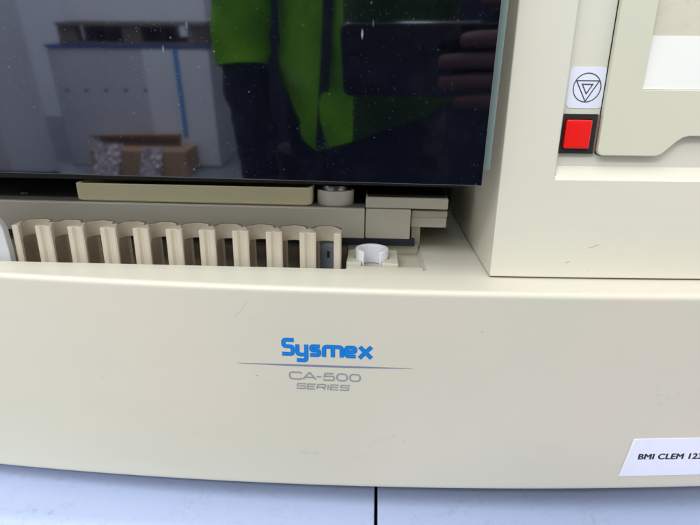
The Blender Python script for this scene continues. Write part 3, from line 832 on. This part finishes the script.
# body: pelvis, spine, neck, head, legs, arms, hands with fingers
x0, y0 = PX, PY
nd = [(x0, y0, -60, 95, 70), (x0, y0, 120, 90, 65), (x0, y0-5, 290, 105, 68), (x0, y0-5, 400, 95, 60), (x0, y0+5, 470, 52, 52), (x0, y0+25, 545, 66, 78), (x0, y0+35, 640, 76, 92), (x0, y0+28, 720, 60, 74)]
ed = [(i, i+1) for i in range(7)]
def add(nodes, start):
    idx = []
    prev = start
    for p in nodes:
        nd.append(p); ed.append((prev, len(nd)-1)); prev = len(nd)-1; idx.append(prev)
    return idx
for s in (-1, 1):
    add([(x0+s*90, y0, -110, 66), (x0+s*100, y0+8, -500, 48), (x0+s*100, y0-10, -700, 40), (x0+s*100, y0-15, -915, 36), (x0+s*105, y0+20, -960, 38, 34), (x0+s*112, y0+130, -972, 32, 22)], 0)
# left arm hanging on -X
la = add([(x0-175, y0, 395, 42), (x0-195, y0+40, 140, 33), (x0-186, y0+90, -95, 25), (x0-185, y0+98, -140, 34, 17), (x0-184, y0+102, -175, 33, 14)], 3)
for k, (dx, ln) in enumerate(((-24, 62), (-8, 72), (8, 68), (23, 54))):
    bx = x0-184; add([(bx+dx*0.4, y0+104+dx*0.8, -185, 9), (bx+dx*0.4, y0+108+dx, -185-ln*0.5, 8.5), (bx+4+dx*0.4, y0+112+dx, -185-ln, 7)], la[-1])
add([(x0-178, y0+128, -160, 10), (x0-174, y0+140, -195, 8.5)], la[-2])
# right arm raised to the phone (hand at +X)
ra = add([(x0+175, y0, 395, 42), (x0+245, y0+90, 170, 33), (168, -92, 92, 29), (152, -38, 90, 20, 34), (140, -14, 90, 15, 33)], 3)
for (z1, L1, r1) in ((116, 57, 9), (97, 82, 9), (78, 80, 9), (60, 60, 8)):
    add([(134, 4, z1*0.9+9, 9), (121, 10.5, z1, r1), (121-L1*0.5, 11.5, z1-1, r1*0.92), (121-L1*0.8, 9.5, z1-3, r1*0.82)], ra[-1])
add([(146, -24, 126, 11), (132, -22, 145, 10), (110, -14, 151, 9), (96, -10, 148, 8)], ra[-2])
body = skin_mesh('body', nd, ed, M['skin'], PS)
# clothing: lofted garments with folds
def fold(x, y, z): return 5.0*math.sin(x*0.045+z*0.018+math.sin(z*0.02)*1.5)+3.0*math.sin(y*0.05-z*0.035+x*0.02)+2.0*math.sin(x*0.13+z*0.05)+6.0*(1-abs(math.sin(x*0.038-z*0.012+0.6*math.sin(z*0.03))))**4-4.0*(1-abs(math.sin(x*0.05+z*0.02+1)))**5
def loft_vf(secs, n=64, hem=None, cap=True, amp=1.0):
    V, F = [], []
    for k, (cx, cy, z, a, b) in enumerate(secs):
        for i in range(n):
            t = 2*math.pi*i/n; ct, st_ = math.cos(t), math.sin(t)
            x = cx+a*math.copysign(abs(ct)**0.85, ct); y = cy+b*math.copysign(abs(st_)**0.85, st_)
            zz = z
            if hem: zz = max(z, hem(x)) if z < 60 else z
            d = fold(x, y, zz)*1.9*amp/ max(a, b)
            V.append((x+(x-cx)*d*0.5, y+(y-cy)*d, zz+(k*0.2 if hem and zz > z else 0)))
    for k in range(len(secs)-1):
        for i in range(n):
            p = k*n+i; q = k*n+(i+1) % n; F.append((p, q, q+n, p+n))
    if cap: F.append(tuple(range(n-1, -1, -1))); F.append(tuple(range((len(secs)-1)*n, len(secs)*n)))
    return V, F
def tube_vf(path, n=28, amp=1.0):
    """path of (x,y,z,r): round sleeve / leg that bends along its path"""
    pts = [Vector(p[:3]) for p in path]; fine = []
    for i in range(len(pts)-1):
        p0 = pts[max(i-1, 0)]; p1 = pts[i]; p2 = pts[i+1]; p3 = pts[min(i+2, len(pts)-1)]
        for k in range(10):
            t = k/10; q = 0.5*((2*p1)+(p2-p0)*t+(2*p0-5*p1+4*p2-p3)*t*t+(3*p1-p0-3*p2+p3)*t**3)
            fine.append((q, path[i][3]*(1-t)+path[i+1][3]*t))
    fine.append((pts[-1], path[-1][3]))
    V, F = [], []
    for i, (q, r_) in enumerate(fine):
        d = (fine[min(i+1, len(fine)-1)][0]-fine[max(i-1, 0)][0]).normalized()
        u = d.cross(Vector((0, 1, 0.05))).normalized(); w = d.cross(u)
        for k in range(n):
            t = 2*math.pi*k/n; e = u*math.cos(t)+w*math.sin(t); p = q+e*r_
            p = q+e*(r_+fold(p.x, p.y, p.z*2)*0.55*amp); V.append(tuple(p))
    for i in range(len(fine)-1):
        for k in range(n):
            a_ = i*n+k; b_ = i*n+(k+1) % n; F.append((a_, b_, b_+n, a_+n))
    F.append(tuple(range(n-1, -1, -1))); F.append(tuple(range((len(fine)-1)*n, len(fine)*n)))
    return V, F
def hem(x):
    return -84+(max(0, -104-x)/60)**2.4*95 if x < -104 else -84+(x+104)*0.33
tz = [-90, -60, -30, 0, 30, 60, 100, 140, 180, 220, 260, 300, 340, 380, 410, 430, 445]
def tor(z):
    if z < 380: return (x0+8, y0, z, 158-8*math.sin((z+60)/440*math.pi), 116)
    t = (z-380)/65; return (x0+8*(1-t), y0, z, 158-88*t**1.6, 112-48*t)
jp = [loft_vf([tor(z) for z in tz], hem=hem)]
jp.append(tube_vf([(x0-130, y0, 400, 62), (x0-178, y0+6, 340, 60), (x0-200, y0+36, 200, 52), (x0-206, y0+60, 110, 47), (x0-204, y0+72, 52, 44)]))
jp.append(tube_vf([(x0+140, y0, 400, 62), (x0+190, y0+6, 330, 62), (x0+240, y0+70, 210, 56), (x0+248, y0+120, 160, 52), (x0+232, y0+180, 135, 50)]))
Vj, Fj = join_vf(jp)
jacket = mk('jacket', Vj, Fj, M['green'], PS, smooth=60, weld=False)
jacket.data.materials.append(plastic('shaded_green_fleece', (0.03, 0.075, 0.012), (0.02, 0.05, 0.01), rough=0.85, vary=12., bump=0, spec=0.2))
for p in jacket.data.polygons:      # shade of phone and hand painted into this jacket half and its arm
    if p.center.x/MM+ORG[PS].x > -42-0.10*(p.center.z/MM+ORG[PS].z): p.material_index = 1
V, F = [], []
for i in range(41):
    z = -78+i*11; cx, cy, _, a_, b_ = tor(max(z, -90)); xz = x0-64+14*math.sin(z*0.006); th = math.acos(max(-1, min(1, (xz-cx)/a_)))
    yz = cy+b_*math.sin(th)**0.85+9
    V += [(xz-8, yz, z), (xz+8, yz, z), (xz-8, yz-14, z), (xz+8, yz-14, z)]
for i in range(40):
    q = 4*i
    for m_, n_ in ((0, 1), (1, 3), (3, 2), (2, 0)): F.append((q+m_, q+n_, q+4+n_, q+4+m_))
mk('zip', V, F, M['navy'], jacket, smooth=30, weld=False)
v, f = tube_vf([(x0-204, y0+66, 68, 40), (x0-196, y0+82, 0, 37), (x0-188, y0+92, -60, 36), (x0-185, y0+97, -130, 33)]); mk('lower_sleeve', v, f, M['navy'], PS, smooth=60)
v, f = tube_vf([(x0+236, y0+170, 140, 46), (204, -190, 118, 43), (182, -130, 100, 36), (172, -104, 94, 33)]); mk('lower_sleeve', v, f, M['navy'], PS, smooth=60)
tp = [loft_vf([(x0+6, y0, z, 146, 104) for z in (-150, -100, -50, 0, 60)], hem=None)]
for s_ in (-1, 1):
    tp.append(tube_vf([(x0+s_*72, y0, -110, 92), (x0+s_*88, y0+4, -300, 82), (x0+s_*100, y0+8, -520, 66), (x0+s_*102, y0-8, -720, 60), (x0+s_*103, y0-14, -925, 58)]))
Vt, Ft = join_vf(tp)
mk('trousers', Vt, Ft, M['navy'], PS, smooth=60, weld=False)
for s in (-1, 1):
    skin_mesh('shoe', [(x0+s*104, y0-30, -955, 42, 40), (x0+s*108, y0+50, -962, 44, 34), (x0+s*114, y0+150, -972, 40, 24)], [(0, 1), (1, 2)], M['black'], PS)
skin_mesh('hair', [(x0, y0-12, 640, 72, 80), (x0, y0+4, 712, 82, 92), (x0, y0+20, 755, 62, 70)], [(0, 1), (1, 2)], M['hair'], PS)
# face: nose, eyes, mouth, ears
hx, hy = x0, y0+35
skin_mesh('nose', [(hx, hy+86, 665, 8), (hx, hy+104, 632, 12, 10)], [(0, 1)], M['skin'], PS)
for s in (-1, 1):
    v, f = lathe(0, 0, [(0.5, -11), (6, -9.5), (10, -5), (11, 0), (10, 5), (6, 9.5), (0.5, 11)], 20)
    mk('eye', [(hx+s*31+a, hy+78+c*0.6, 660+b*0.55) for a, b, c in v], f, M['sticker'], PS)
    skin_mesh('ear', [(hx+s*78, hy-5, 668, 6, 14), (hx+s*82, hy-2, 630, 6, 11)], [(0, 1)], M['skin'], PS)
skin_mesh('mouth', [(hx-20, hy+84, 600, 5), (hx, hy+90, 599, 6), (hx+20, hy+84, 600, 5)], [(0, 1), (1, 2)], flat('lips', (0.4, 0.15, 0.13), 0.5), PS)

# ------------------------------------------------------------------ camera
pitch_, yaw_, roll_ = map(math.radians, (18.6, 2.8, 0.75))
fwd = Vector((-math.sin(yaw_)*math.cos(pitch_), math.cos(yaw_)*math.cos(pitch_), -math.sin(pitch_)))
right = Vector((math.cos(yaw_), math.sin(yaw_), 0)); up = right.cross(fwd)
r2 = right*math.cos(roll_)+up*math.sin(roll_); u2 = -right*math.sin(roll_)+up*math.cos(roll_)
cam = bpy.data.cameras.new('camera'); co = bpy.data.objects.new('camera', cam); COL.objects.link(co)
mtx = Matrix((r2, u2, -fwd)).transposed().to_4x4(); mtx.translation = Vector((0, 0, 105))*MM
co.matrix_world = mtx
cam.sensor_width = 36; cam.lens = 514/700*36; cam.clip_start = 0.01; cam.clip_end = 60
SC.camera = co

# phone: held square to the view, its lens corner at the camera
PH = bpy.data.objects.new('phone', None); COL.objects.link(PH); ORG[PH] = Vector((0, 0, 0))
tag(PH, 'black phone held sideways in the person\'s right hand', 'phone')
PH.matrix_world = mtx.copy()
PH.location = mtx @ Vector((0.040, -0.016, 0.010))
def ph(name, x0, x1, y0, y1, z0, z1, r, mat, parent, bev):
    v, f = prism_vf(rrect(x0, x1, y0, y1, r, 8), z0, z1)
    return mk(name, v, f, mat, parent, bev=bev, seg=3)
pb = ph('phone_case', -80, 80, -38, 38, -4, 4.5, 9, M['phone'], PH, 1.6)
ph('screen', -77, 77, -35, 35, 4.6, 5.2, 7, flat('phone_screen', (0.01, 0.01, 0.012), 0.1), PH, 0.2)
for (lx, ly) in ((-66, 22), (-66, 2)):
    v, f = lathe(lx, ly, [(7, -6.2), (7.2, -5.6), (7.2, -4.2)], 24)
    mk('lens_ring', v, f, M['lens'], PH)

# ------------------------------------------------------------------ light
W = bpy.data.worlds.new('World'); SC.world = W; W.use_nodes = True
bg = W.node_tree.nodes['Background']; bg.inputs[0].default_value = (0.98, 0.975, 0.96, 1); bg.inputs[1].default_value = 1.28
def area(name, loc, target, sx, sy, power, col):
    l = bpy.data.lights.new(name, 'AREA'); l.shape = 'RECTANGLE'; l.size = sx; l.size_y = sy; l.energy = power; l.color = col
    o = bpy.data.objects.new(name, l); COL.objects.link(o); o.location = loc
    o.rotation_euler = (Vector(target)-Vector(loc)).to_track_quat('-Z', 'Y').to_euler(); return o
area('ceiling_lamp', (-0.55, -0.2, 2.0), (0, 0.3, 0), 2.6, 1.4, 36, (0.95, 1.0, 0.97))
area('room_fill', (-1.2, -2.6, 2.6), (-1.2, -3.6, -0.5), 3.0, 1.2, 210, (0.95, 0.97, 1.0))  # unseen fill light, added to brighten the room mirrored in the lid

SC.render.engine = 'CYCLES'
SC.view_settings.view_transform = 'Standard'; SC.view_settings.look = 'None'
SC.view_settings.exposure = 0.1; SC.view_settings.gamma = 1
SC.cycles.max_bounces = 8; SC.cycles.diffuse_bounces = 4; SC.cycles.glossy_bounces = 4
